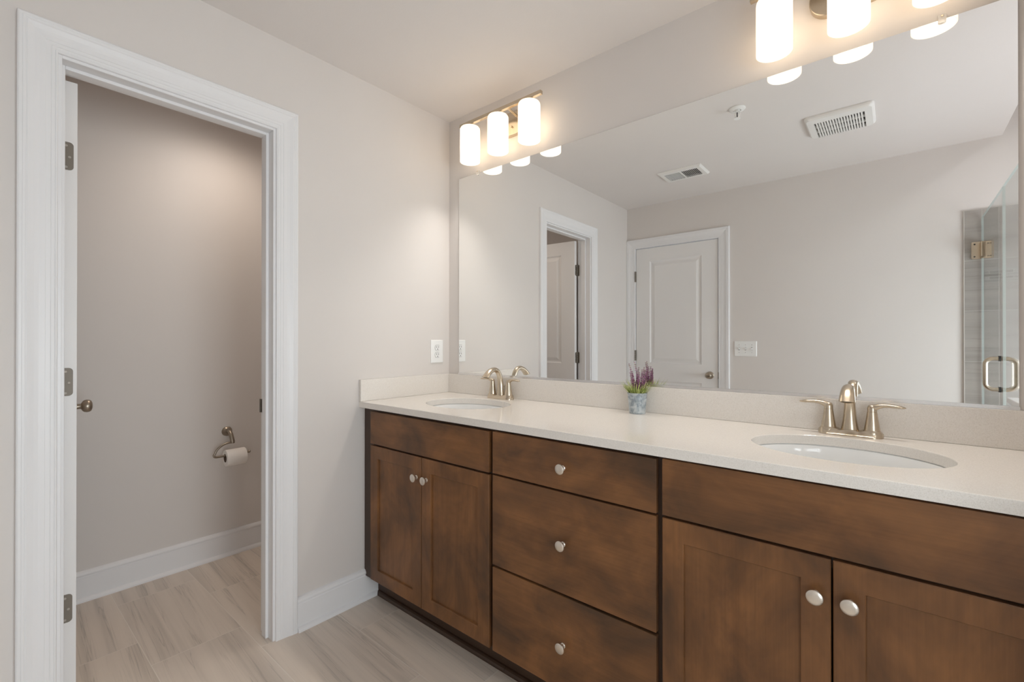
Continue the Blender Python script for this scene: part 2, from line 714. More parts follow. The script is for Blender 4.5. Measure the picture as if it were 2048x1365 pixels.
# left wall with the opening to the toilet room
bm = new()
box(bm, -TW, 0, YB, DL - 0.018, 0, H)
box(bm, -TW, 0, DR + 0.018, 0, 0, H)
box(bm, -TW, 0, DL - 0.018, DR + 0.018, DH + 0.018, H)
struct('wall_left', bm, M['wall'])
# vanity wall
bm = new()
box(bm, -TW, XF, 0, 0.11, 0, HS)
struct('wall_vanity', bm, M['wall'])
# back wall with the opening of the closed door
D2L, D2R, D2H = 0.087, 0.802, 2.058
VX0, VX1, VZ0, VZ1 = 2.60, 3.38, 0.40, 1.60    # unseen window added in the shower's back wall to light the vanity
bm = new()
box(bm, -TW, D2L - 0.018, YB - 0.12, YB, 0, H)
box(bm, D2R + 0.018, VX0, YB - 0.12, YB, 0, HS)
box(bm, VX1, XF, YB - 0.12, YB, 0, HS)
box(bm, VX0, VX1, YB - 0.12, YB, 0, VZ0)
box(bm, VX0, VX1, YB - 0.12, YB, VZ1, HS)
box(bm, D2L - 0.018, D2R + 0.018, YB - 0.12, YB, D2H + 0.018, H)
struct('wall_back', bm, M['wall'])
# short wall at the right end of the vanity, low wall beneath the shower glass
bm = new()
box(bm, XR, XR + 0.105, -0.60, 0, 0, HS)
struct('wall_right', bm, M['wall'])
bm = new()
box(bm, XR, XR + 0.105, -0.93, -0.60, 0, 0.965)
struct('wall_low', bm, M['trim'])
bm = new()
box(bm, XR - 0.012, XR + 0.117, -0.945, -0.60, 0.965, 0.985, 0.003)
struct('trim_4', bm, M['trim'])
# shower: far wall with an unseen window added for light, tiled back wall
WY0, WY1, WZ0, WZ1 = -1.92, -0.62, 0.46, 1.50
bm = new()
box(bm, XF, XF + 0.1, YB - 0.12, WY0, 0, HS)
box(bm, XF, XF + 0.1, WY1, 0.11, 0, HS)
box(bm, XF, XF + 0.1, WY0, WY1, 0, WZ0)
box(bm, XF, XF + 0.1, WY0, WY1, WZ1, HS)
struct('wall_far', bm, M['wall'])
bm = new()
for a in ((WY0, WY0 + 0.05, WZ0, WZ1), (WY1 - 0.05, WY1, WZ0, WZ1), (WY0, WY1, WZ0, WZ0 + 0.05), (WY0, WY1, WZ1 - 0.05, WZ1)):
    box(bm, XF + 0.01, XF + 0.07, *a)
win = struct('added_window_1', bm, M['trim'])  # out of view, added as a daylight source
bm = new()
box(bm, XF + 0.035, XF + 0.043, WY0 + 0.05, WY1 - 0.05, WZ0 + 0.05, WZ1 - 0.05)
obj('pane', bm, M['added_glow'], win)
bm = new()
for a in ((VX0, VX0 + 0.045, VZ0, VZ1), (VX1 - 0.045, VX1, VZ0, VZ1), (VX0 + 0.045, VX1 - 0.045, VZ0, VZ0 + 0.045), (VX0 + 0.045, VX1 - 0.045, VZ1 - 0.045, VZ1)):
    box(bm, a[0], a[1], YB - 0.07, YB - 0.01, a[2], a[3])
win = struct('added_window_2', bm, M['trim'])  # second added window, out of view, for light from the front
bm = new()
box(bm, VX0 + 0.045, VX1 - 0.045, YB - 0.043, YB - 0.035, VZ0 + 0.045, VZ1 - 0.045)
obj('pane', bm, M['added_glow'], win)
bm = new()
box(bm, 2.2440, VX0, YB, YB + 0.010, 0, 2.0135)
box(bm, VX1, XF, YB, YB + 0.010, 0, 2.0135)
box(bm, VX0, VX1, YB, YB + 0.010, 0, VZ0)
box(bm, VX0, VX1, YB, YB + 0.010, VZ1, 2.0135)
struct('wall_tile', bm, M['shower_tile'])
bm = new()
box(bm, 2.2400, 2.2440, YB, YB + 0.0115, 0, 2.0135)
struct('trim_5', bm, M['tile_edge'])
bm = new()
box(bm, 2.330, VX0, YB + 0.010, YB + 0.0125, 1.5635, 1.6495)
struct('trim_6', bm, M['mosaic'])
bm = new()
box(bm, XR, XR + 0.105, YB, -0.93, 0, 0.09, 0.003)
struct('trim_7', bm, M['shower_tile'])
# ceilings
bm = new()
box(bm, TX - 0.1, XC, YB - 0.12, 0.11, H, HS + 0.06)
box(bm, XC, XF + 0.1, YB - 0.12, 0.11, HS, HS + 0.06)
struct('ceiling', bm, M['ceiling'])
# toilet room
bm = new()
box(bm, TX - 0.1, TX, TY0 - 0.1, TY1 + 0.1, 0, H)
struct('wall_toilet_far', bm, M['wall'])
bm = new()
box(bm, TX, -TW, TY1, TY1 + 0.1, 0, H)
struct('wall_toilet_right', bm, M['wall'])
bm = new()
box(bm, TX, -TW, TY0 - 0.1, TY0, 0, H)
struct('wall_toilet_left', bm, M['wall'])

# ------------------------------------------------------------------ casings
CAS = [(0.0, 0.0), (0.0, 0.007), (0.002, 0.0095), (0.005, 0.0100), (0.0065, 0.0085), (0.008, 0.0095), (0.014, 0.0100),
       (0.0150, 0.0092), (0.016, 0.0105), (0.026, 0.0110), (0.0266, 0.0120), (0.040, 0.0128), (0.050, 0.0146), (0.058, 0.0170),
       (0.063, 0.0185), (0.067, 0.0178), (0.068, 0.0185), (0.073, 0.0190), (0.0735, 0.0182), (0.0745, 0.0190), (0.080, 0.0190), (0.083, 0.0175), (0.0845, 0.0150), (0.0845, 0.0)]


def casing(bm, a, b_, h, mp):
    """mp(across, height, off-wall) -> world; a/b_ inner edges, h inner head."""
    rings = []
    for f in (lambda u: (a - u, 0.0), lambda u: (a - u, h + u), lambda u: (b_ + u, h + u), lambda u: (b_ + u, 0.0)):
        rings.append([bm.verts.new(mp(*f(u), v)) for u, v in CAS])
    n = len(CAS)
    for A, B in zip(rings, rings[1:]):
        for k in range(n - 1):
            bm.faces.new((A[k], A[k + 1], B[k + 1], B[k]))
    bm.faces.new(rings[0])
    bm.faces.new(rings[-1])


bm = new()
casing(bm, DL - 0.009, DR + 0.009, DH + 0.009, lambda s, z, o: Vector((o, s, z)))
# jambs, head and stops
box(bm, -TW, 0.0, DL - 0.018, DL, 0, DH + 0.018, 0.001, 1)
box(bm, -TW, 0.0, DR, DR + 0.018, 0, DH + 0.018, 0.001, 1)
box(bm, -TW, 0.0, DL, DR, DH, DH + 0.018, 0.001, 1)
box(bm, -0.079, -0.042, DL, DL + 0.011, 0, DH, 0.002, 2)
box(bm, -0.079, -0.042, DR - 0.011, DR, 0, DH, 0.002, 2)
box(bm, -0.079, -0.042, DL + 0.011, DR - 0.011, DH - 0.011, DH, 0.002, 2)
casing(bm, DL - 0.009, DR + 0.009, DH + 0.009, lambda s, z, o: Vector((-TW - o, s, z)))
t1 = struct('trim_1', bm, M['trim'])
bm = new()
prism(bm, rrect(0.026, 0.057, 0.005), lambda a, z: Vector((-0.097 + a, DR, 0.94 + z)), lambda a, z: Vector((-0.097 + a, DR - 0.0012, 0.94 + z)))
box(bm, -0.1185, -0.110, DR - 0.006, DR - 0.0005, 0.912, 0.968, 0.001, 1)
o = obj('strike_plate', bm, M['dark_nickel'], t1)
o['label'] = 'dark metal strike plate'

bm = new()
ZC2 = D2H + 0.003
# casing of the closed door: its left leg dies into the corner
casing(bm, D2L - 0.004, D2R + 0.006, ZC2, lambda s, z, o: Vector((max(s, 0.0005), YB + o, z)))
box(bm, D2L - 0.018, D2L - 0.002, YB - 0.115, YB - 0.001, 0, D2H + 0.018)
box(bm, D2R + 0.002, D2R + 0.018, YB - 0.115, YB - 0.001, 0, D2H + 0.018)
box(bm, D2L - 0.018, D2R + 0.018, YB - 0.115, YB - 0.001, D2H + 0.002, D2H + 0.018)
struct('trim_2', bm, M['trim'])

# ------------------------------------------------------------------ baseboards
BB = [(0, 0), (0.028, 0), (0.0275, 0.006), (0.0245, 0.012), (0.019, 0.0165), (0.0135, 0.019), (0.0135, 0.110), (0.0115, 0.1135),
      (0.0115, 0.116), (0.0150, 0.1185), (0.0155, 0.124), (0.0125, 0.131), (0.007, 0.1365), (0.0, 0.139)]


def baseboard(name, p0, p1, nrm):
    bm = new()
    p0, p1, nrm = Vector(p0), Vector(p1), Vector(nrm)
    f = lambda p: (lambda d, z: p + nrm * d + Vector((0, 0, z)))
    prism(bm, BB, f(p0), f(p1))
    return struct(name, bm, M['trim'], smooth=False)


baseboard('baseboard_left', (0, DR + 0.0935, 0), (0, -0.4665, 0), (1, 0, 0))
baseboard('baseboard_corner', (0, YB + 0.02, 0), (0, DL - 0.0935, 0), (1, 0, 0))
baseboard('baseboard_back', (D2R + 0.0905, YB, 0), (2.2395, YB, 0), (0, 1, 0))
baseboard('baseboard_toilet_far', (TX, TY0, 0), (TX, TY1, 0), (1, 0, 0))
baseboard('baseboard_toilet_right', (TX + 0.03, TY1, 0), (-TW, TY1, 0), (0, -1, 0))
baseboard('baseboard_toilet_left', (TX + 0.03, TY0, 0), (-TW, TY0, 0), (0, 1, 0))

# ------------------------------------------------------------------ doors
DOOR_RINGS = [(0.004, -0.003), (0.010, -0.0085), (0.020, -0.0095), (0.024, -0.0085), (0.044, -0.0025), (0.046, -0.002)]


def screw_bm(pos, nrm, r=0.0038):
    bm = new()
    n = Vector(nrm)
    lathe(bm, [(r, 0.0), (r, 0.0004), (r * 0.75, 0.0009), (0.0, 0.0009)], pos, n, 14)
    u, v = frame_of(n)
    p = Vector(pos) + n * 0.0011
    return bm


def knob_bm(c, d):
    """Round door knob: rose, neck, flattened ball along d from point c on the door face."""
    bm = new()
    lathe(bm, [(0, 0), (0.031, 0.0), (0.031, 0.004), (0.027, 0.008), (0.015, 0.010), (0.0115, 0.013), (0.0105, 0.026), (0.012, 0.030),
               (0.019, 0.033), (0.0245, 0.039), (0.0265, 0.047), (0.0255, 0.055), (0.021, 0.061), (0.012, 0.0645), (0, 0.0655)], c, d, 36)
    return bm


# toilet-room door, standing open; local frame: hinge pin at the origin, leaf along -x
d1 = bpy.data.objects.new('door_1', None)
C.objects.link(d1)
d1.location = (-0.1215, -1.5530, 0)
d1.rotation_euler = (0, 0, R(-4.7))
d1['kind'] = 'structure'
d1['label'] = 'white panelled door standing open into the toilet room, seen edge on'
ORIGIN[d1.name] = Vector((0, 0, 0))
LW, LT, Y0L = 0.604, 0.035, 0.0085
bm = new()
panel_slab(bm, lambda u, w_, d: Vector((-0.002 - u, Y0L + LT + d, w_)), 0, LW, 0.012, 2.047, LT,
           [(0.125, LW - 0.125, 1.03, 1.941), (0.125, LW - 0.125, 0.21, 0.895)], DOOR_RINGS, 0.0008, True)
leaf = obj('leaf', bm, M['door'], d1)
bm = knob_bm((-LW + 0.058, Y0L + LT, 0.940), (0, 1, 0))
obj('door_knob', bm, M['aged'], d1, smooth=True)
bm = knob_bm((-LW + 0.058, Y0L, 0.940), (0, -1, 0))
obj('door_knob', bm, M['aged'], d1, smooth=True)
for zc in (1.805, 1.077, 0.349):
    bm = new()
    # leaf on the door edge
    prism(bm, rrect(0.0265, 0.090, 0.011, 6, Y0L + 0.0128, zc, (1, 0, 0, 1)), lambda y, z: Vector((-0.0022, y, z)), lambda y, z: Vector((-0.0006, y, z)))
    # leaf on the jamb
    prism(bm, rrect(0.030, 0.090, 0.011, 6, 0.020, zc, (1, 0, 0, 1)), lambda x, z: Vector((x, -0.0040, z)), lambda x, z: Vector((x, -0.0024, z)))
    for k in range(5):
        z0 = zc - 0.045 + 0.018 * k
        lathe(bm, [(0, z0 + 0.0004), (0.0062, z0 + 0.0004), (0.0062, z0 + 0.0176), (0, z0 + 0.0176)], (0.0005, 0.0025, 0), (0, 0, 1), 16)
    lathe(bm, [(0.0045, zc + 0.045), (0.0055, zc + 0.048), (0.003, zc + 0.051), (0, zc + 0.0515)], (0.0005, 0.0025, 0), (0, 0, 1), 16)
    hg = obj('hinge', bm, M['dark_nickel'], d1)
    for dy, dz in ((0.0085, 0.033), (0.0165, -0.003), (0.0085, -0.036)):
        obj('screw', screw_bm((-0.0005, Y0L + dy, zc + dz), (1, 0, 0)), M['screw'], hg)

# closed door in the back wall
d2 = bpy.data.objects.new('door_2', None)
C.objects.link(d2)
d2.location = ((D2L + D2R) / 2, YB, 0)
d2['kind'] = 'structure'
d2['label'] = 'white two-panel door, closed, seen in the mirror'
ORIGIN[d2.name] = Vector(d2.location)
bm = new()
panel_slab(bm, lambda u, w_, d: Vector((D2L + u, YB - 0.002 + d, w_)), 0.0015, D2R - D2L - 0.0015, 0.012, D2H - 0.002, 0.035,
           [(0.130, D2R - D2L - 0.130, 1.017, 1.938), (0.130, D2R - D2L - 0.130, 0.21, 0.862)], DOOR_RINGS, 0.0008, True)
obj('leaf', bm, M['door'], d2)
obj('door_knob', knob_bm((D2R - 0.063, YB - 0.002, 0.932), (0, 1, 0)), M['aged'], d2, smooth=True)
bm = new()
box(bm, D2R - 0.0005, D2R + 0.004, YB - 0.004, YB + 0.0015, 0.905, 0.960)
obj('latch', bm, M['dark_nickel'], d2)
for zc in (1.807, 1.085, 0.34):
    bm = new()
    for k in range(5):
        z0 = zc - 0.048 + 0.0192 * k
        lathe(bm, [(0, z0 + 0.0005), (0.0065, z0 + 0.0005), (0.0065, z0 + 0.0187), (0, z0 + 0.0187)], (D2L - 0.003, YB + 0.0075, 0), (0, 0, 1), 16)
    box(bm, D2L - 0.008, D2L + 0.004, YB - 0.0015, YB + 0.004, zc - 0.048, zc + 0.048)
    obj('hinge', bm, M['dark_nickel'], d2)

# ================================================================== VANITY
YF, YD = -0.533, -0.551     # face frame, door faces
ZT = 0.902                  # top of the cabinets


def knob_on(parent, x, z, y=YD):
    bm = new()
    lathe(bm, [(0, 0), (0.0085, 0.0), (0.0085, 0.002), (0.0062, 0.004), (0.0055, 0.012), (0.0075, 0.0155), (0.0145, 0.0175), (0.0162, 0.0195),
               (0.0160, 0.0220), (0.0140, 0.0236), (0.0090, 0.0248), (0, 0.0252)], (x, y, z), (0, -1, 0), 32)
    return obj('knob', bm, M['knob'], parent, smooth=True)


def flat_front(name, parent, x0, x1, z0, z1):
    bm = new()
    box(bm, x0, x1, YD, YF - 0.0005, z0, z1, 0.002, 2)
    return obj(name, bm, M['wood_h'], parent)


SHAKER = [(0.0015, -0.0015), (0.0022, -0.0080)]


def shaker_door(parent, x0, x1, z0, z1, fr=0.0545):
    bm = new()
    panel_slab(bm, lambda u, w_, d: Vector((u, YD - d, w_)), x0, x1, z0, z1, 0.0175, [(x0 + fr, x1 - fr, z0 + fr, z1 - fr)], SHAKER, 0.0018)
    return obj('door', bm, M['wood_v'], parent)


def carcass(parent, x0, x1, openings):
    """Hollow cabinet: sides, back, bottom, face frame with openings (xa, xb, za, zb)."""
    bm = new()
    z0 = 0.110
    box(bm, x0, x0 + 0.016, YF + 0.018, -0.006, z0, ZT)
    box(bm, x1 - 0.016, x1, YF + 0.018, -0.006, z0, ZT)
    box(bm, x0 + 0.016, x1 - 0.016, -0.018, -0.006, z0, ZT)
    box(bm, x0 + 0.016, x1 - 0.016, YF + 0.018, -0.018, z0, z0 + 0.016)
    xs = sorted(set([x0, x1] + [a for q in openings for a in q[:2]]))
    zs = sorted(set([z0, ZT] + [a for q in openings for a in q[2:]]))
    for i in range(len(xs) - 1):
        for j in range(len(zs) - 1):
            xm, zm = (xs[i] + xs[i + 1]) / 2, (zs[j] + zs[j + 1]) / 2
            if any(q[0] < xm < q[1] and q[2] < zm < q[3] for q in openings):
                continue
            box(bm, xs[i], xs[i + 1], YF, YF + 0.018, zs[j], zs[j + 1])
    o = obj('carcass', bm, M['wood_frame'], parent)
    bm = new()
    box(bm, x0, x1, -0.465, -0.447, 0.0, z0)
    k = obj('toe_kick', bm, M['wood_frame'], parent)
    bm = new()
    qr = [(0, 0), (0.016, 0), (0.0155, 0.006), (0.012, 0.013), (0.006, 0.017), (0, 0.018)]
    prism(bm, qr, lambda d, z: Vector((x0 + 0.0005, -0.465 - d, z)), lambda d, z: Vector((x1, -0.465 - d, z)))
    obj('shoe_moulding', bm, M['wood_frame'], k)
    return o


X0, XA, XB, X1 = 0.002, 0.8238, 1.4352, 2.2640
c1 = thing('sink_cabinet', ((X0 + XA) / 2, -0.27, 0), 'brown wooden double-door sink cabinet against the left wall, beside the drawer cabinet', 'cabinet', 'cabinets of the vanity')
carcass(c1, X0, XA, [(0.10, 0.795, 0.76, 0.87), (0.10, 0.795, 0.145, 0.715)])
flat_front('false_front', c1, 0.0765, 0.8155, 0.7425, 0.889)
dl = shaker_door(c1, 0.0765, 0.4390, 0.122, 0.7345)
knob_on(dl, 0.4105, 0.6505)
dr = shaker_door(c1, 0.4425, 0.8155, 0.122, 0.7345)
knob_on(dr, 0.4740, 0.6505)

c2 = thing('drawer_cabinet', ((XA + XB) / 2, -0.27, 0), 'brown wooden cabinet of three stacked drawers between the two sink cabinets', 'cabinet', 'cabinets of the vanity')
carcass(c2, XA + 0.0004, XB - 0.0004, [(0.85, 1.41, 0.76, 0.87), (0.85, 1.41, 0.45, 0.72), (0.85, 1.41, 0.145, 0.40)])
for za, zb, zk in ((0.7445, 0.8915, 0.8145), (0.4245, 0.7380, 0.5785), (0.122, 0.4165, 0.2655)):
    f = flat_front('drawer', c2, 0.8325, 1.4268, za, zb)
    knob_on(f, 1.1295, zk)

c3 = thing('sink_cabinet', ((XB + X1) / 2, -0.27, 0), 'brown wooden double-door sink cabinet at the right edge of the photo', 'cabinet', 'cabinets of the vanity')
carcass(c3, XB, X1, [(1.46, 2.16, 0.76, 0.87), (1.46, 2.16, 0.145, 0.715)])
flat_front('false_front', c3, 1.4433, 2.1862, 0.7455, 0.8950)
dl = shaker_door(c3, 1.4433, 1.8128, 0.122, 0.7385)
knob_on(dl, 1.7855, 0.6570)
dr = shaker_door(c3, 1.8165, 2.1862, 0.122, 0.7385)
knob_on(dr, 1.8460, 0.6580)

# worktop with two oval cut-outs
SX = (0.4330, 1.8150)
SY, SA, SB = -0.280, 0.2125, 0.165
CX1 = 2.2640
CY0, CY1 = -0.5627, -0.001
CH = 0.002


def worktop():
    bm = new()
    tops = []
    regs = []
    for sx in SX:
        regs.append((sx - 0.24, sx + 0.24, sx))
    y0, y1 = CY0 + CH, CY1
    x = 0.001
    for xa, xb, sx in regs:
        for z, flip in ((ZC, False), (ZT, True)):
            yy0 = y0 if not flip else CY0
            f = [(x, yy0), (xa, yy0), (xa, y1), (x, y1)]
            bm.faces.new([bm.verts.new((a, b_, z)) for a, b_ in (reversed(f) if flip else f)])
        x = xb
    for z, flip in ((ZC, False), (ZT, True)):
        yy0 = y0 if not flip else CY0
        f = [(x, yy0), (CX1, yy0), (CX1, y1), (x, y1)]
        bm.faces.new([bm.verts.new((a, b_, z)) for a, b_ in (reversed(f) if flip else f)])
    for xa, xb, sx in regs:
        for z, flip in ((ZC, False), (ZT, True)):
            yy0 = y0 if not flip else CY0
            angs = [2 * PI * k / 120 for k in range(120)]
            for cx, cy in ((xa, yy0), (xb, yy0), (xb, y1), (xa, y1)):
                angs.append(math.atan2(cy - SY, cx - sx) % (2 * PI))
            angs = sorted(set(round(a, 7) for a in angs))
            inner, outer = [], []
            e = CH * 0.8 if not flip else 0.0
            for a in angs:
                c_, s_ = math.cos(a), math.sin(a)
                r = 1 / math.sqrt((c_ / (SA + e)) ** 2 + (s_ / (SB + e)) ** 2)
                inner.append(bm.verts.new((sx + r * c_, SY + r * s_, z)))
                t = min(((xb - sx) / c_ if c_ > 1e-9 else (xa - sx) / c_ if c_ < -1e-9 else 9e9),
                        ((y1 - SY) / s_ if s_ > 1e-9 else (yy0 - SY) / s_ if s_ < -1e-9 else 9e9))
                outer.append(bm.verts.new((sx + t * c_, SY + t * s_, z)))
            n = len(angs)
            for k in range(n):
                q = (inner[k], outer[k], outer[(k + 1) % n], inner[(k + 1) % n])
                bm.faces.new(q if not flip else tuple(reversed(q)))
        # wall of the cut-out with an eased top edge
        rs = []
        for e, z in ((CH * 0.8, ZC), (CH * 0.25, ZC - CH * 0.5), (0.0, ZC - CH * 1.2), (0.0, ZT)):
            rs.append([bm.verts.new((sx + (SA + e) * math.cos(2 * PI * k / 120), SY + (SB + e) * math.sin(2 * PI * k / 120), z)) for k in range(120)])
        for A, B in zip(rs, rs[1:]):
            for k in range(120):
                bm.faces.new((A[k], B[k], B[(k + 1) % 120], A[(k + 1) % 120]))
    # front, back and ends
    pr = [(CY0 + CH, ZC), (CY0 + CH * 0.3, ZC - CH * 0.3), (CY0, ZC - CH), (CY0, ZT)]
    for (ya, za), (yb, zb) in zip(pr, pr[1:]):
        bm.faces.new([bm.verts.new(p) for p in ((0.001, ya, za), (0.001, yb, zb), (CX1, yb, zb), (CX1, ya, za))])
    for xx in (0.001, CX1):
        bm.faces.new([bm.verts.new((xx, a, b_)) for a, b_ in pr + [(CY1, ZT), (CY1, ZC)]])
    bm.faces.new([bm.verts.new(p) for p in ((0.001, CY1, ZT), (0.001, CY1, ZC), (CX1, CY1, ZC), (CX1, CY1, ZT))])
    return bm


tag(obj('countertop', worktop(), M['quartz'], origin=((X0 + X1) / 2, -0.28, ZT)),
    'long cream quartz countertop with two oval sink cut-outs on the brown cabinets', 'countertop')
bm = new()
box(bm, 0.0165, CX1, -0.0185, -0.001, ZC + 0.0004, 1.0300, 0.0012, 2)
tag(obj('backsplash', bm, M['quartz'], origin=(1.1, -0.01, ZC)), 'low cream quartz backsplash running along the wall beneath the mirror', 'backsplash')
bm = new()
box(bm, 0.001, 0.0162, CY0, -0.001, ZC + 0.0004, 1.0300, 0.0012, 2)
tag(obj('side_splash', bm, M['quartz'], origin=(0.008, -0.28, ZC)), 'short cream quartz splash board on the left wall at the counter end', 'backsplash')


# ------------------------------------------------------------------ sinks
def sink(sx, label):
    t = thing('undermount_sink', (sx, SY, ZT - 0.150), label, 'sink', 'undermount sinks')
    bm = new()
    prof = [(1.10, -0.0125), (1.10, -0.0006), (1.03, -0.0008), (1.026, -0.0030), (1.004, -0.0030), (0.994, -0.006), (0.985, -0.03), (0.955, -0.07), (0.88, -0.108), (0.74, -0.130),
            (0.50, -0.141), (0.25, -0.1455), (0.105, -0.147), (0.105, -0.157), (0.30, -0.155), (0.55, -0.150), (0.80, -0.138), (0.93, -0.115), (1.0, -0.075), (1.03, -0.03), (1.035, -0.0125), (1.10, -0.0125)]
    rings = []
    for s, z in prof:
        rings.append([bm.verts.new((sx + SA * s * math.cos(2 * PI * k / 96), SY + (SB * s) * math.sin(2 * PI * k / 96), ZT + z)) for k in range(96)])
    for A, B in zip(rings, rings[1:]):
        for k in range(96):
            bm.faces.new((A[k], A[(k + 1) % 96], B[(k + 1) % 96], B[k]))
    obj('basin', bm, M['porcelain'], t, smooth=True)
    bm = new()
    lathe(bm, [(0.0, -0.150), (0.016, -0.150), (0.018, -0.146), (0.0225, -0.1440), (0.0225, -0.1455), (0.0175, -0.1480), (0.0175, -0.165), (0, -0.165)], (sx, SY, ZT), (0, 0, 1), 32)
    obj('drain', bm, M['nickel'], t, smooth=True)
    return t


s1 = sink(SX[0], 'oval white undermount sink in the counter beside the left wall')
s2 = sink(SX[1], 'oval white undermount sink in the counter nearer the camera, right')


# ------------------------------------------------------------------ faucets
def faucet(fx, label):
    fy = -0.056
    z = ZC + 0.0002
    t = thing('faucet', (fx, fy, z), label, 'faucet', 'centerset faucets')
    # base plate: rounded bar with a sagging top between its swelling ends
    bm = new()
    nx = 40
    rows = []
    hw = 0.0785
    for i in range(nx + 1):
        x = -hw + 2 * hw * i / nx
        e = abs(x) / hw
        half = 0.0265 * math.sqrt(max(0.0, 1 - max(0.0, (abs(x) - (hw - 0.0265)) / 0.0265) ** 2)) if abs(x) > hw - 0.0265 else 0.0265
        half = max(half, 0.0015)
        top = 0.013 + 0.009 * max(0.0, 1 - ((abs(x) - 0.052) / 0.03) ** 2) * (1 if abs(x) < hw - 0.003 else 0.6) + 0.006 * max(0, 1 - (abs(x) / 0.025) ** 2)
        if e > 0.94:
            top = 0.012 + 0.004 * (1 - e) / 0.06
        rows.append([(x, -half, 0.0), (x, -half, 0.004), (x, -half * 0.90, 0.006), (x, -half * 0.74, top), (x, half * 0.74, top), (x, half * 0.90, 0.006), (x, half, 0.004), (x, half, 0.0)])
    rv = [[bm.verts.new(Vector((fx + p[0], fy + p[1], z + p[2]))) for p in r] for r in rows]
    for A, B in zip(rv, rv[1:]):
        for k in range(8):
            bm.faces.new((A[k], A[(k + 1) % 8], B[(k + 1) % 8], B[k]))
    bm.faces.new(rv[0])
    bm.faces.new(rv[-1])
    obj('base_plate', bm, M['nickel'], t, smooth=True, angle=50)
    # spout
    pts, rad = [], []
    path = [(0.002, 0.010, 0.0195, 0.0235), (0.002, 0.022, 0.0180, 0.0212), (0.002, 0.040, 0.0160, 0.0182), (0.002, 0.060, 0.0145, 0.0158), (0.001, 0.080, 0.0135, 0.0143), (-0.003, 0.100, 0.0128, 0.0134), (-0.010, 0.118, 0.0122, 0.0130), (-0.0205, 0.1325, 0.0117, 0.0130),
            (-0.034, 0.1410, 0.0115, 0.0135), (-0.050, 0.1430, 0.0116, 0.0145), (-0.066, 0.1395, 0.0119, 0.0158), (-0.081, 0.1320, 0.0122, 0.0172), (-0.095, 0.1205, 0.0124, 0.0186), (-0.106, 0.1090, 0.0124, 0.0196)]
    # smooth the path
    P = [Vector((fx, fy + a, z + b_)) for a, b_, _, _ in path]
    Rr = [Vector((c, e)) for _, _, c, e in path]
    sp, sr = [], []
    for i in range(len(P) - 1):
        p0, p1, p2, p3 = P[max(i - 1, 0)], P[i], P[i + 1], P[min(i + 2, len(P) - 1)]
        for k in range(3):
            s = k / 3
            sp.append(0.5 * ((2 * p1) + (p2 - p0) * s + (2 * p0 - 5 * p1 + 4 * p2 - p3) * s * s + (3 * p1 - p0 - 3 * p2 + p3) * s ** 3))
            sr.append(Rr[i] * (1 - s) + Rr[i + 1] * s)
    sp.append(P[-1])
    sr.append(Rr[-1])
    bm = new()
    tube(bm, sp, 0, 32, True, [(a_[0], a_[1]) for a_ in sr])
    d = (sp[-1] - sp[-2]).normalized()
    cut = Vector((0, -0.16, -0.987))
    bm.verts.ensure_lookup_table()
    for v in bm.verts[-32:]:
        v.co += d * ((sp[-1] - v.co).dot(cut) / d.dot(cut))
    obj('spout', bm, M['nickel'], t, smooth=True, angle=50)
    bm = new()
    lathe(bm, [(0.0, -0.003), (0.0105, -0.003), (0.0105, 0.0010), (0.0075, 0.0010), (0.0070, 0.0004), (0, 0.0004)], sp[-1], cut, 24)
    o = obj('aerator', bm, M['slot'], t, smooth=True)
    # handles
    for sgn in (-1, 1):
        hx = fx + sgn * 0.0520
        bm = new()
        lathe(bm, [(0, 0.010), (0.0228, 0.010), (0.0222, 0.016), (0.0205, 0.020), (0.0192, 0.0204), (0.0188, 0.024), (0.0160, 0.042), (0.0134, 0.060), (0.0118, 0.0740), (0.0108, 0.0742), (0.0108, 0.0752), (0, 0.0752)],
              (hx, fy, z), (0, 0, 1), 32)
        h = obj('handle', bm, M['nickel'], t, smooth=True, angle=35)
        bm = new()
        lathe(bm, [(0, 0.0754), (0.0116, 0.0754), (0.0114, 0.084), (0.0100, 0.0900), (0.006, 0.0935), (0, 0.0945)], (hx, fy, z), (0, 0, 1), 32)
        lp = [(0.0, 0.0835, 0.0098, 0.0098), (0.007, 0.0875, 0.0098, 0.0090), (0.015, 0.0910, 0.0090, 0.0074), (0.025, 0.0938, 0.0086, 0.0060), (0.037, 0.0948, 0.0092, 0.0054),
              (0.050, 0.0942, 0.0100, 0.0052), (0.061, 0.0930, 0.0098, 0.0046), (0.069, 0.0922, 0.0076, 0.0034), (0.0745, 0.0916, 0.0034, 0.0016)]
        tube(bm, [(hx + sgn * a, fy - 0.10 * a, z + b_) for a, b_, _, _ in lp], 0, 20, True, [(ru, rv_) for _, _, ru, rv_ in lp])
        obj('lever', bm, M['nickel'], h, smooth=True, angle=50)
    # lift rod behind the spout
    bm = new()
    lathe(bm, [(0, 0.012), (0.0022, 0.012), (0.0022, 0.056), (0.0045, 0.058), (0.0056, 0.062), (0.0045, 0.066), (0, 0.068)], (fx + 0.001, fy + 0.0245, z), (0, 0, 1), 16)
    obj('lift_rod', bm, M['nickel'], t, smooth=True)
    return t


faucet(SX[0], 'brushed nickel two-handle faucet at the sink by the left wall')
faucet(SX[1], 'brushed nickel two-handle faucet at the right-hand sink, spout facing the camera')

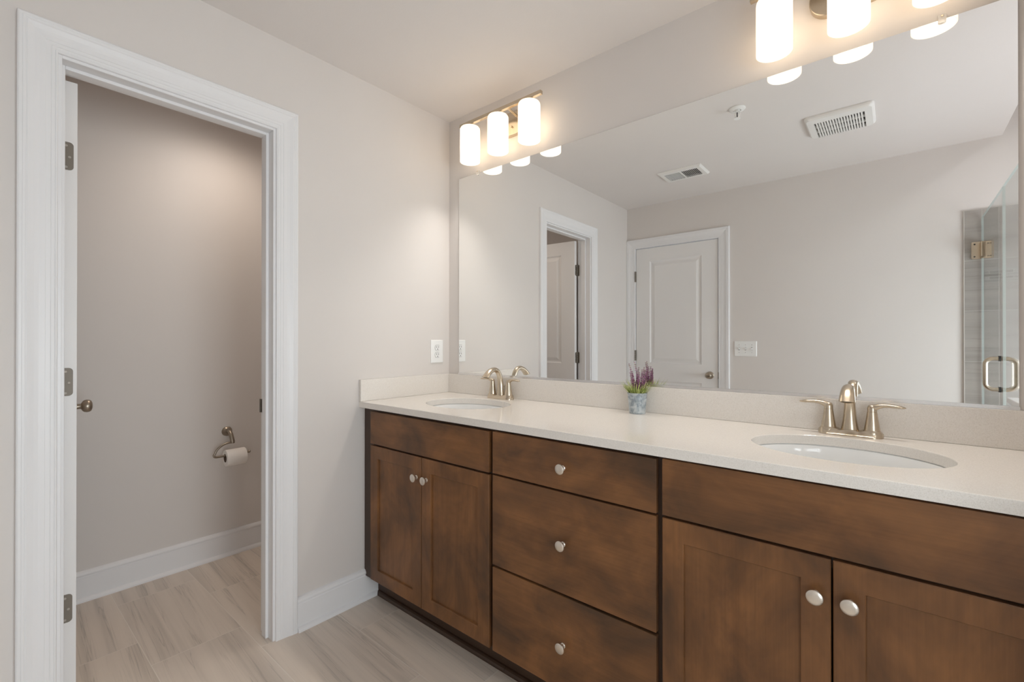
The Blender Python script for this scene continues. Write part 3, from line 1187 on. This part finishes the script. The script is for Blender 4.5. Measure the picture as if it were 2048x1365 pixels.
# ------------------------------------------------------------------ mirror
mx0, mx1, mz0, mz1 = 0.0854, 2.1620, 1.0365, 2.0993
mir = thing('wall_mirror', ((mx0 + mx1) / 2, -0.003, 1.0305), 'wide frameless mirror on the wall above the vanity', 'mirror')
bm = new()
box(bm, mx0, mx1, -0.0055, -0.0005, mz0 - 0.004, mz1)
for f in bm.faces:
    f.material_index = 0 if f.normal.y < -0.9 else 1
obj('glass', bm, [M['mirror'], M['glass_edge']], mir)
bm = new()
prof = [(-0.0005, 1.0304), (-0.0115, 1.0304), (-0.0115, 1.0395), (-0.0100, 1.0400), (-0.0062, 1.0400), (-0.0062, 1.0322), (-0.0005, 1.0322)]
prism(bm, prof, lambda y, z: Vector((mx0 - 0.001, y, z)), lambda y, z: Vector((mx1 + 0.001, y, z)))
o = obj('channel', bm, M['channel'], mir)
o['label'] = 'silver channel along the bottom edge'
for cx in (0.2310, 2.0200):
    bm = new()
    prism(bm, rrect(0.017, 0.024, 0.005), lambda a, z: Vector((cx + a, -0.0060, 2.1005 + z)), lambda a, z: Vector((cx + a, -0.0105, 2.1005 + z)))
    box(bm, cx - 0.0085, cx + 0.0085, -0.0062, -0.0005, 2.1000, 2.1125)
    k = obj('clip', bm, M['clear'], mir)
    obj('screw', screw_bm((cx, -0.0107, 2.107), (0, -1, 0), 0.003), M['nickel'], k)


# ------------------------------------------------------------------ vanity lights
def vanity_light(cx):
    t = thing('vanity_light', (cx, -0.002, 2.30), 'three-light brushed nickel bath fixture over the sink by the left wall', 'light fixture', 'vanity light fixtures')
    bm = new()
    ol = rrect(0.212, 0.116, 0.055, 10)
    z0 = 2.281
    rings = []
    for s, y in ((1.0, -0.0005), (1.0, -0.016), (0.985, -0.020), (0.95, -0.022)):
        rings.append([bm.verts.new((cx + a * (1 - (1 - s) * 0.6), y, z0 + b_ * s)) for a, b_ in ol])
    n = len(ol)
    bm.faces.new(rings[0])
    bm.faces.new(list(reversed(rings[-1])))
    for A, B in zip(rings, rings[1:]):
        for k in range(n):
            bm.faces.new((A[k], B[k], B[(k + 1) % n], A[(k + 1) % n]))
    bp = obj('back_plate', bm, M['nickel'], t, smooth=True, angle=40)
    for sx in (-0.032, 0.032):
        bm = new()
        lathe(bm, [(0.005, 0), (0.005, 0.004), (0.0035, 0.008), (0, 0.0085)], (cx + sx, -0.022, 2.262), (0, -1, 0), 16)
        obj('cap_nut', bm, M['nickel'], bp, smooth=True)
    bm = new()
    box(bm, cx - 0.2600, cx + 0.2610, -0.0985, -0.0815, 2.3165, 2.3335, 0.0015, 2)
    obj('bar', bm, M['nickel'], t)
    for sx in (-0.058, 0.058):
        bm = new()
        tube(bm, [(cx + sx, -0.020, 2.310), (cx + sx, -0.086, 2.3245)], 0.0062, 16)
        obj('arm', bm, M['nickel'], t, smooth=True)
    for x in SHADE_X:
        bm = new()
        lathe(bm, [(0.0068, 2.318), (0.0068, 2.303), (0.019, 2.3025), (0.020, 2.299), (0, 2.299)], (x, -0.09, 0), (0, 0, 1), 24)
        obj('stem', bm, M['nickel'], t, smooth=True)
        bm = new()
        ro, ri, zt, zb = 0.0512, 0.0485, 2.3020, 2.1250
        lathe(bm, [(0.015, zt), (ro - 0.012, zt), (ro - 0.0045, zt - 0.003), (ro - 0.001, zt - 0.009), (ro, zt - 0.016), (ro, zb + 0.001), (ro - 0.001, zb),
                   (ri, zb), (ri, zt - 0.016), (ri - 0.004, zt - 0.009), (ri - 0.012, zt - 0.004), (0.015, zt - 0.004), (0.015, zt)], (x, -0.09, 0), (0, 0, 1), 48)
        s = obj('shade', bm, M['shade'], t, smooth=True)
        bm = new()
        lathe(bm, [(0, 2.298), (0.013, 2.298), (0.013, 2.272), (0.016, 2.262), (0.0155, 2.258), (0, 2.258)], (x, -0.09, 0), (0, 0, 1), 20)
        obj('socket', bm, M['plastic'], s, smooth=True)
    return t


FC = SHADE_X[1]
vl = vanity_light(FC)
copy_tree(vl, (FC + FIX_DX, -0.002, 2.30), 'three-light brushed nickel bath fixture cut by the top edge, over the right-hand sink', 'vanity light fixtures')

# ------------------------------------------------------------------ outlet and switches
def plate(bm, w_, h_, mp, t=0.006):
    a = [bm.verts.new(mp(x, z, 0.0)) for x, z in rrect(w_, h_, 0.003, 3)]
    b_ = [bm.verts.new(mp(x, z, t * 0.55)) for x, z in rrect(w_, h_, 0.003, 3)]
    c = [bm.verts.new(mp(x, z, t)) for x, z in rrect(w_ - 0.008, h_ - 0.008, 0.003, 3)]
    n = len(a)
    for A, B in ((a, b_), (b_, c)):
        for k in range(n):
            bm.faces.new((A[k], A[(k + 1) % n], B[(k + 1) % n], B[k]))
    bm.faces.new(c)
    bm.faces.new(list(reversed(a)))
    return bm


oy, oz = -0.0910, 1.1555
ot = thing('wall_outlet', (0.0, oy, oz), 'white double wall outlet on the left wall above the counter', 'outlet')
obj('cover_plate', plate(new(), 0.086, 0.125, lambda a, z, d: Vector((0.0003 + d, oy + a, oz + z))), M['plastic'], ot)
for dz in (0.0195, -0.0195):
    bm = new()
    ol = [(0.0172 * math.cos(a), max(-0.0135, min(0.0135, 0.0172 * math.sin(a)))) for a in [2 * PI * k / 48 for k in range(48)]]
    prism(bm, ol, lambda a, z: Vector((0.0062, oy + a, oz + dz + z)), lambda a, z: Vector((0.0082, oy + a, oz + dz + z)))
    rc = obj('receptacle', bm, M['plastic'], ot)
    bm = new()
    for a in (-0.0063, 0.0063):
        box(bm, 0.0081, 0.0085, oy + a - 0.0013, oy + a + 0.0013, oz + dz + 0.000, oz + dz + 0.0085)
    lathe(bm, [(0, 0), (0.0027, 0), (0.0027, 0.0004), (0, 0.0004)], (0.0081, oy, oz + dz - 0.0075), (1, 0, 0), 14)
    o = obj('socket_slots', bm, M['slot'], rc)
    # thin shadow gap around the receptacle
bm = new()
for dz in (0.0195, -0.0195):
    ol = [(0.0186 * math.cos(a), max(-0.0149, min(0.0149, 0.0186 * math.sin(a)))) for a in [2 * PI * k / 48 for k in range(48)]]
    prism(bm, ol, lambda a, z: Vector((0.0060, oy + a, oz + dz + z)), lambda a, z: Vector((0.0064, oy + a, oz + dz + z)))
obj('opening', bm, simple('plate_gap', (0.25, 0.24, 0.23), 0.7), ot)
obj('screw', screw_bm((0.0064, oy, oz), (1, 0, 0), 0.0028), M['plastic'], ot)

wx, wz = 1.0085, 1.1545
sw = thing('light_switch_plate', (wx, YB, wz), 'white three-gang light switch plate beside the closed door, seen in the mirror', 'light switch')
obj('cover_plate', plate(new(), 0.162, 0.1205, lambda a, z, d: Vector((wx + a, YB + 0.0003 + d, wz + z))), M['plastic'], sw)
for i, dx in enumerate((-0.046, 0.0, 0.046)):
    bm = new()
    box(bm, wx + dx - 0.0052, wx + dx + 0.0052, YB + 0.0062, YB + 0.0068, wz - 0.0125, wz + 0.0125)
    well = obj('toggle_slot', bm, simple('toggle_gap', (0.30, 0.29, 0.28), 0.6), sw)
    bm = new()
    up = (1, 1, -1)[i]
    prism(bm, [(-0.008 * up, 0.0), (0.006 * up, 0.0), (0.0115 * up, 0.0135), (0.0065 * up, 0.0140)],
          lambda z, d: Vector((wx + dx - 0.0042, YB + 0.0066 + d, wz + z)), lambda z, d: Vector((wx + dx + 0.0042, YB + 0.0066 + d, wz + z)))
    obj('toggle', bm, M['plastic'], well)
    for dz in (0.030, -0.030):
        obj('screw', screw_bm((wx + dx, YB + 0.0063, wz + dz), (0, 1, 0), 0.0032), M['channel'], sw)

# ------------------------------------------------------------------ ceiling fixtures seen in the mirror
fx0, fx1, fy0, fy1 = 1.530, 1.838, -1.525, -1.232
ex = thing('exhaust_fan', ((fx0 + fx1) / 2, (fy0 + fy1) / 2, H), 'larger white exhaust fan grille on the ceiling, seen in the mirror', 'exhaust fan')
gx0, gx1, gy0, gy1 = 1.572, 1.796, -1.508, -1.292
bm = new()
cxx, cyy = (fx0 + fx1) / 2, (fy0 + fy1) / 2
oo = rrect(fx1 - fx0, fy1 - fy0, 0.022, 5, cxx, cyy)
rings = []
for s, z in ((1.0, H - 0.0005), (1.0, H - 0.006), (0.985, H - 0.013), (0.93, H - 0.022)):
    rings.append([bm.verts.new((cxx + (a - cxx) * s, cyy + (b_ - cyy) * s, z)) for a, b_ in oo])
gi = []
for a, b_ in oo:
    gi.append(bm.verts.new((min(max(a, gx0), gx1), min(max(b_, gy0), gy1), H - 0.024)))
gj = [bm.verts.new((v.co.x, v.co.y, H - 0.006)) for v in gi]
rings += [gi, gj]
n = len(oo)
for A, B in zip(rings, rings[1:]):
    for k in range(n):
        try:
            bm.faces.new((A[k], A[(k + 1) % n], B[(k + 1) % n], B[k]))
        except ValueError:
            pass
bmesh.ops.dissolve_degenerate(bm, edges=bm.edges[:], dist=1e-5)
obj('housing', bm, M['grille'], ex)
bm = new()
box(bm, gx0, gx1, gy0, gy1, H - 0.006, H - 0.0035)
obj('duct_opening', bm, simple('dark_duct', (0.10, 0.095, 0.085), 0.8), ex)
NS = 18
for k in range(1, NS):
    x = gx0 + (gx1 - gx0) * k / NS
    bm = new()
    box(bm, x - 0.0036, x + 0.0036, gy0, gy1, H - 0.0235, H - 0.008)
    obj('slat', bm, M['grille'], ex)
bm = new()
for yy in (gy0 + (gy1 - gy0) / 3, gy0 + 2 * (gy1 - gy0) / 3):
    box(bm, gx0, gx1, yy - 0.0022, yy + 0.0022, H - 0.0225, H - 0.009)
obj('crossbar', bm, M['grille'], ex)

vx0, vx1, vy0, vy1 = 0.584, 0.890, -1.726, -1.513
ve = thing('ceiling_vent', ((vx0 + vx1) / 2, (vy0 + vy1) / 2, H), 'smaller white air vent with dark slots on the ceiling, seen in the mirror', 'air vent')
bm = new()
banks = ((0.6200, 0.7310), (0.7430, 0.8550))
gy0, gy1 = -1.6925, -1.5500
zf = H - 0.016
ins = 0.010
for a in ((vx0 + ins, vx1 - ins, vy0 + ins, gy0), (vx0 + ins, vx1 - ins, gy1, vy1 - ins), (vx0 + ins, banks[0][0], gy0, gy1), (banks[0][1], banks[1][0], gy0, gy1), (banks[1][1], vx1 - ins, gy0, gy1)):
    box(bm, *a, zf, H - 0.0125)
rects = [[(vx0 + i, vy0 + i), (vx1 - i, vy0 + i), (vx1 - i, vy1 - i), (vx0 + i, vy1 - i)] for i in (0.0, 0.0, ins)]
rings = [[bm.verts.new((p[0], p[1], z)) for p in r] for r, z in zip(rects, (H - 0.0004, H - 0.003, zf))]
for A, B in zip(rings, rings[1:]):
    for k in range(4):
        bm.faces.new((A[k], A[(k + 1) % 4], B[(k + 1) % 4], B[k]))
obj('face_frame', bm, M['grille'], ve)
bm = new()
box(bm, banks[0][0], banks[1][1], gy0, gy1, H - 0.0030, H - 0.0010)
obj('duct_opening', bm, M['slot'], ve)
for bi, (a, b_) in enumerate(banks):
    for k in range(10):
        x = a + (b_ - a) * (k + 0.5) / 10
        lean, zt, w2 = ((0.0004, H - 0.0050, 0.0009), (-0.0034, H - 0.0040, 0.0010))[bi]
        bm = new()
        prism(bm, [(x - w2 + lean, zt), (x + w2 + lean, zt), (x + w2 - lean, H - 0.0148), (x - w2 - lean, H - 0.0148)],
              lambda p, z: Vector((p, gy0, z)), lambda p, z: Vector((p, gy1, z)))
        obj('louvre', bm, M['grille'], ve)

px, py = 1.2800, -0.8840
sk = thing('fire_sprinkler', (px, py, H), 'small white round fire sprinkler on the ceiling, seen in the mirror', 'sprinkler')
bm = new()
lathe(bm, [(0.0, H - 0.0005), (0.040, H - 0.0005), (0.041, H - 0.003), (0.036, H - 0.008), (0.020, H - 0.011), (0.0185, H - 0.006), (0, H - 0.006)], (px, py, 0), (0, 0, 1), 40)
obj('escutcheon', bm, M['plastic'], sk, smooth=True)
bm = new()
lathe(bm, [(0, H - 0.006), (0.012, H - 0.006), (0.012, H - 0.018), (0.008, H - 0.020), (0, H - 0.020)], (px, py, 0), (0, 0, 1), 20)
for s in (-1, 1):
    tube(bm, [(px + s * 0.010, py, H - 0.016), (px + s * 0.013, py, H - 0.028), (px + s * 0.009, py, H - 0.042), (px + s * 0.002, py, H - 0.050)], 0.0028, 10)
obj('frame', bm, M['plastic'], sk, smooth=True)
bm = new()
lathe(bm, [(0, H - 0.050), (0.006, H - 0.050), (0.016, H - 0.0525), (0.0165, H - 0.054), (0, H - 0.055)], (px, py, 0), (0, 0, 1), 24)
obj('deflector', bm, M['plastic'], sk, smooth=True)
bm = new()
lathe(bm, [(0, H - 0.021), (0.0026, H - 0.021), (0.0026, H - 0.047), (0, H - 0.047)], (px, py, 0), (0, 0, 1), 12)
obj('glass_bulb', bm, M['slot'], sk, smooth=True)

# ------------------------------------------------------------------ toilet paper holder and roll
hx = TX
my, mz = -0.7905, 0.7010
xr_ = hx + 0.066            # distance of the rod from the wall
th = thing('toilet_paper_holder', (hx, my, mz), 'dark nickel curved toilet paper holder on the toilet room wall', 'toilet paper holder')
bm = new()
lathe(bm, [(0, 0.0003), (0.0265, 0.0003), (0.0265, 0.004), (0.024, 0.008), (0.016, 0.013), (0.012, 0.018), (0, 0.018)], (hx, my, mz), (1, 0, 0), 36)
obj('wall_rosette', bm, M['aged'], th, smooth=True)
bm = new()
tube(bm, [(hx + 0.010, my, mz + 0.004), (hx + 0.026, my, mz + 0.006), (hx + 0.044, my + 0.001, mz + 0.001), (hx + 0.056, my + 0.003, mz - 0.012), (hx + 0.062, my + 0.005, mz - 0.030), (xr_, my + 0.007, mz - 0.050), (xr_, my + 0.007, mz - 0.060)],
     [0.0130, 0.0115, 0.0105, 0.0105, 0.0112, 0.0115, 0.0108], 20)
obj('post', bm, M['aged'], th, smooth=True)
bm = new()
ap = [(my + 0.004, mz - 0.0555)]
ap += [(-0.868 + 0.074 + 0.0 - 0.078 * math.sin(R(a)), 0.5805 + 0.066 * math.cos(R(a))) for a in range(4, 84, 8)]
ap += [(-0.8745, 0.589), (-0.8730, 0.582), (-0.868, 0.5775), (-0.860, 0.5763), (-0.845, 0.5765), (-0.82, 0.5770), (-0.70, 0.5795), (-0.6985, 0.5795)]
tube(bm, [(xr_, y, z) for y, z in ap], 0.0058, 16)
lathe(bm, [(0, 0), (0.0075, 0.0), (0.0085, 0.004), (0.006, 0.009), (0, 0.010)], (xr_, -0.7010, 0.5795), (0, 1, 0), 20)
obj('arm', bm, M['aged'], th, smooth=True)

ry0, ry1, rc_, rr_ = -0.8205, -0.7200, 0.5632, 0.0455
bm = new()
lathe(bm, [(0.0228, ry0), (rr_ - 0.004, ry0), (rr_ - 0.001, ry0 + 0.001), (rr_, ry0 + 0.004), (rr_, ry1 - 0.004), (rr_ - 0.001, ry1 - 0.001), (rr_ - 0.004, ry1), (0.0228, ry1), (0.0228, ry0)], (xr_, 0, rc_), (0, 1, 0), 48)
tr = thing('toilet_paper_roll', (xr_, (ry0 + ry1) / 2, rc_), 'white roll of toilet paper hanging on the curved holder', 'toilet paper')
obj('paper', bm, M['paper'], tr, smooth=True)
bm = new()
lathe(bm, [(0.0226, ry0 + 0.0005), (0.0216, ry0 + 0.0005), (0.0216, ry1 - 0.0005), (0.0226, ry1 - 0.0005), (0.0226, ry0 + 0.0005)], (xr_, 0, rc_), (0, 1, 0), 40)
o = obj('cardboard_core', bm, M['cardboard'], tr, smooth=True)
o['label'] = 'brown cardboard core'

# ------------------------------------------------------------------ shower glass
GZ0, GZ1 = 0.10, 1.960
sd = thing('shower_door', (XG, (YB - 1.494) / 2, GZ0), 'clear glass shower door hinged to the tiled wall, seen in the mirror', 'shower door')


def glass_sheet(name, parent, outline, holes=None):
    bm = new()
    prism(bm, outline, lambda y, z: Vector((XG - 0.005, y, z)), lambda y, z: Vector((XG + 0.005, y, z)))
    for f in bm.faces:
        f.material_index = 0
    bmesh.ops.recalc_face_normals(bm, faces=bm.faces[:])
    bm.normal_update()
    for f in bm.faces:
        f.material_index = 0 if abs(f.normal.x) > 0.9 else 1
    return obj(name, bm, [M['glass'], M['glass_rim']], parent)


glass_sheet('glass', sd, [(YB + 0.022, GZ0), (-1.4955, GZ0), (-1.4955, GZ1), (YB + 0.022, GZ1)])
for zc in (1.7635, 0.38):
    bm = new()
    prism(bm, rrect(0.096, 0.104, 0.005), lambda a, z: Vector((XG + a, YB + 0.0102, zc + z)), lambda a, z: Vector((XG + a, YB + 0.0160, zc + z)))
    lathe(bm, [(0, -0.050), (0.008, -0.050), (0.008, 0.050), (0, 0.050)], (XG, YB + 0.024, zc), (0, 0, 1), 16)
    for s in (-1, 1):
        box(bm, min(XG + s * 0.0055, XG + s * 0.0115), max(XG + s * 0.0055, XG + s * 0.0115), YB + 0.020, YB + 0.078, zc - 0.045, zc + 0.045, 0.001, 1)
    hg = obj('hinge', bm, M['nickel'], sd)
    for sx in (-0.034, 0.034):
        for dz in (-0.038, 0.038):
            obj('screw', screw_bm((XG + sx, YB + 0.0161, zc + dz), (0, 1, 0), 0.0045), M['slot'], hg)
hy, hz0, hz1 = -1.5875, 0.9680, 1.1235
bm = new()
for s in (-1, 1):
    dep, r = 0.056, 0.030
    pts = [(XG + s * 0.006, hz1), (XG + s * (dep - r), hz1)]
    pts += [(XG + s * (dep - r + r * math.sin(R(a))), hz1 - r + r * math.cos(R(a))) for a in range(10, 91, 10)]
    pts += [(XG + s * (dep - r + r * math.cos(R(a))), hz0 + r - r * math.sin(R(a))) for a in range(0, 91, 10)]
    pts += [(XG + s * 0.006, hz0)]
    tube(bm, [(x, hy, z) for x, z in pts], 0.0098, 16)
hd = obj('handle', bm, M['nickel'], sd, smooth=True, angle=60)
bm = new()
for z in (hz0, hz1):
    lathe(bm, [(0, -0.0095), (0.0135, -0.0095), (0.0135, 0.0095), (0, 0.0095)], (XG, hy, z), (1, 0, 0), 24)
obj('standoff', bm, M['slot'], hd, smooth=True)

fp = thing('shower_glass_panel', (XG, -1.05, GZ0), 'fixed clear glass shower panel at the right edge of the mirror', 'shower panel')
glass_sheet('glass', fp, [(-1.4920, GZ0), (-0.950, GZ0), (-0.950, 0.990), (-0.6030, 0.990), (-0.6030, GZ1), (-1.4920, GZ1)])

# ------------------------------------------------------------------ potted lavender
PX, PY = 1.1495, -0.0635
pl = thing('potted_lavender', (PX, PY, ZC + 0.0002), 'small potted lavender in a grey metal bucket on the counter', 'potted plant')
bm = new()
z = ZC + 0.0002
lathe(bm, [(0, 0.002), (0.0285, 0.002), (0.0290, 0.0), (0.0302, 0.0005), (0.0315, 0.014), (0.0338, 0.046), (0.0347, 0.0465), (0.0350, 0.0485), (0.0341, 0.0495), (0.0343, 0.0515), (0.0352, 0.0525), (0.0353, 0.0545), (0.0346, 0.0555),
           (0.0368, 0.0765), (0.0378, 0.0775), (0.0380, 0.0790), (0.0372, 0.0800), (0.0360, 0.0790), (0.0345, 0.060), (0.0, 0.058)], (PX, PY, z), (0, 0, 1), 48)
pot = obj('bucket', bm, M['pot'], pl, smooth=True, angle=50)
bm = new()
lathe(bm, [(0, 0.070), (0.033, 0.068), (0.034, 0.066), (0, 0.0655)], (PX, PY, z), (0, 0, 1), 32)
obj('soil', bm, M['soil'], pl, smooth=True)
rnd = random.Random(11)
bm = new()
for i in range(260):
    a = rnd.uniform(0, 2 * PI)
    r0 = 0.028 * math.sqrt(rnd.random())
    ln = rnd.uniform(0.034, 0.078)
    out = rnd.uniform(0.10, 0.95) * ln
    d = Vector((math.cos(a), math.sin(a), 0))
    p0 = Vector((PX, PY, z + 0.068)) + d * r0
    side = Vector((-d.y, d.x, 0))
    wd = rnd.uniform(0.0009, 0.0017)
    droop = rnd.uniform(0.0, 0.5)
    prev = None
    for k in range(5):
        s = k / 4
        q = p0 + d * (out * s) + Vector((0, 0, ln * (s - droop * s * s * 0.8))) + side * (0.004 * math.sin(i) * s)
        if q.y > -0.0225:
            q.y = -0.0225
        ww = wd * (1 - s ** 2 * 0.95)
        cur = (bm.verts.new(q - side * ww), bm.verts.new(q + Vector((0, 0, ww * 0.6)) + d * 0), bm.verts.new(q + side * ww))
        if prev:
            bm.faces.new((prev[0], prev[1], cur[1], cur[0]))
            bm.faces.new((prev[1], prev[2], cur[2], cur[1]))
        prev = cur
o = obj('leaves', bm, M['leaf'], pl, smooth=True)
o['kind'] = 'stuff'
o['label'] = 'tuft of yellow-green leaves'
# flower spikes: (direction in the photo's left-right, depth, height of the tip, bend)
spikes = [(-0.013, -0.006, 0.156, -0.016), (-0.006, 0.004, 0.190, -0.026), (-0.002, 0.012, 0.176, 0.010), (0.004, -0.008, 0.158, 0.002), (0.014, -0.004, 0.168, 0.004),
          (0.021, 0.004, 0.166, 0.010), (0.010, 0.014, 0.196, -0.018), (0.018, 0.015, 0.176, 0.012), (-0.010, 0.014, 0.160, -0.008), (0.000, -0.014, 0.148, -0.003), (0.024, 0.012, 0.158, 0.020)]
ux = Vector((0.78, 0.62, 0.0))
uy = Vector((-0.62, 0.78, 0.0))
for i, (a, b_, h, bend) in enumerate(spikes):
    base = Vector((PX, PY, z + 0.066)) + ux * a + uy * b_ * 0.7
    tip = base + ux * bend + uy * (0.1 * bend) + Vector((0, 0, h - 0.066))
    if tip.y > -0.027:
        tip.y = -0.027
    mid = (base + tip) / 2 - ux * bend * 0.28
    path = []
    for k in range(13):
        s = k / 12
        path.append(base * (1 - s) ** 2 + mid * 2 * s * (1 - s) + tip * s * s)
    bm = new()
    tube(bm, path, 0.0007, 6)
    st = obj('flower_spike', bm, M['stem'], pl, smooth=True)
    bm = new()
    for k in range(13):
        s = 0.30 + 0.70 * k / 12
        q = base * (1 - s) ** 2 + mid * 2 * s * (1 - s) + tip * s * s
        nb = 5 if s < 0.85 else 3
        size = 0.0044 * (1.2 - 0.62 * (k / 12))
        for j in range(nb):
            aa = 2 * PI * j / nb + k * 0.8 + i
            e = Vector((math.cos(aa), math.sin(aa), rnd.uniform(0.1, 0.6))).normalized()
            c = q + e * size * 0.9 * rnd.uniform(0.7, 1.2)
            if c.y > -0.025:
                c.y = -0.025
            t = bmesh.new()
            bmesh.ops.create_icosphere(t, subdivisions=1, radius=size * 0.62, matrix=Matrix.Translation(c) @ e.to_track_quat('Z', 'Y').to_matrix().to_4x4() @ Matrix.Diagonal((0.75, 0.75, 1.25, 1)))
            merge(bm, t)
    obj('florets', bm, M['flower'], st, smooth=True)
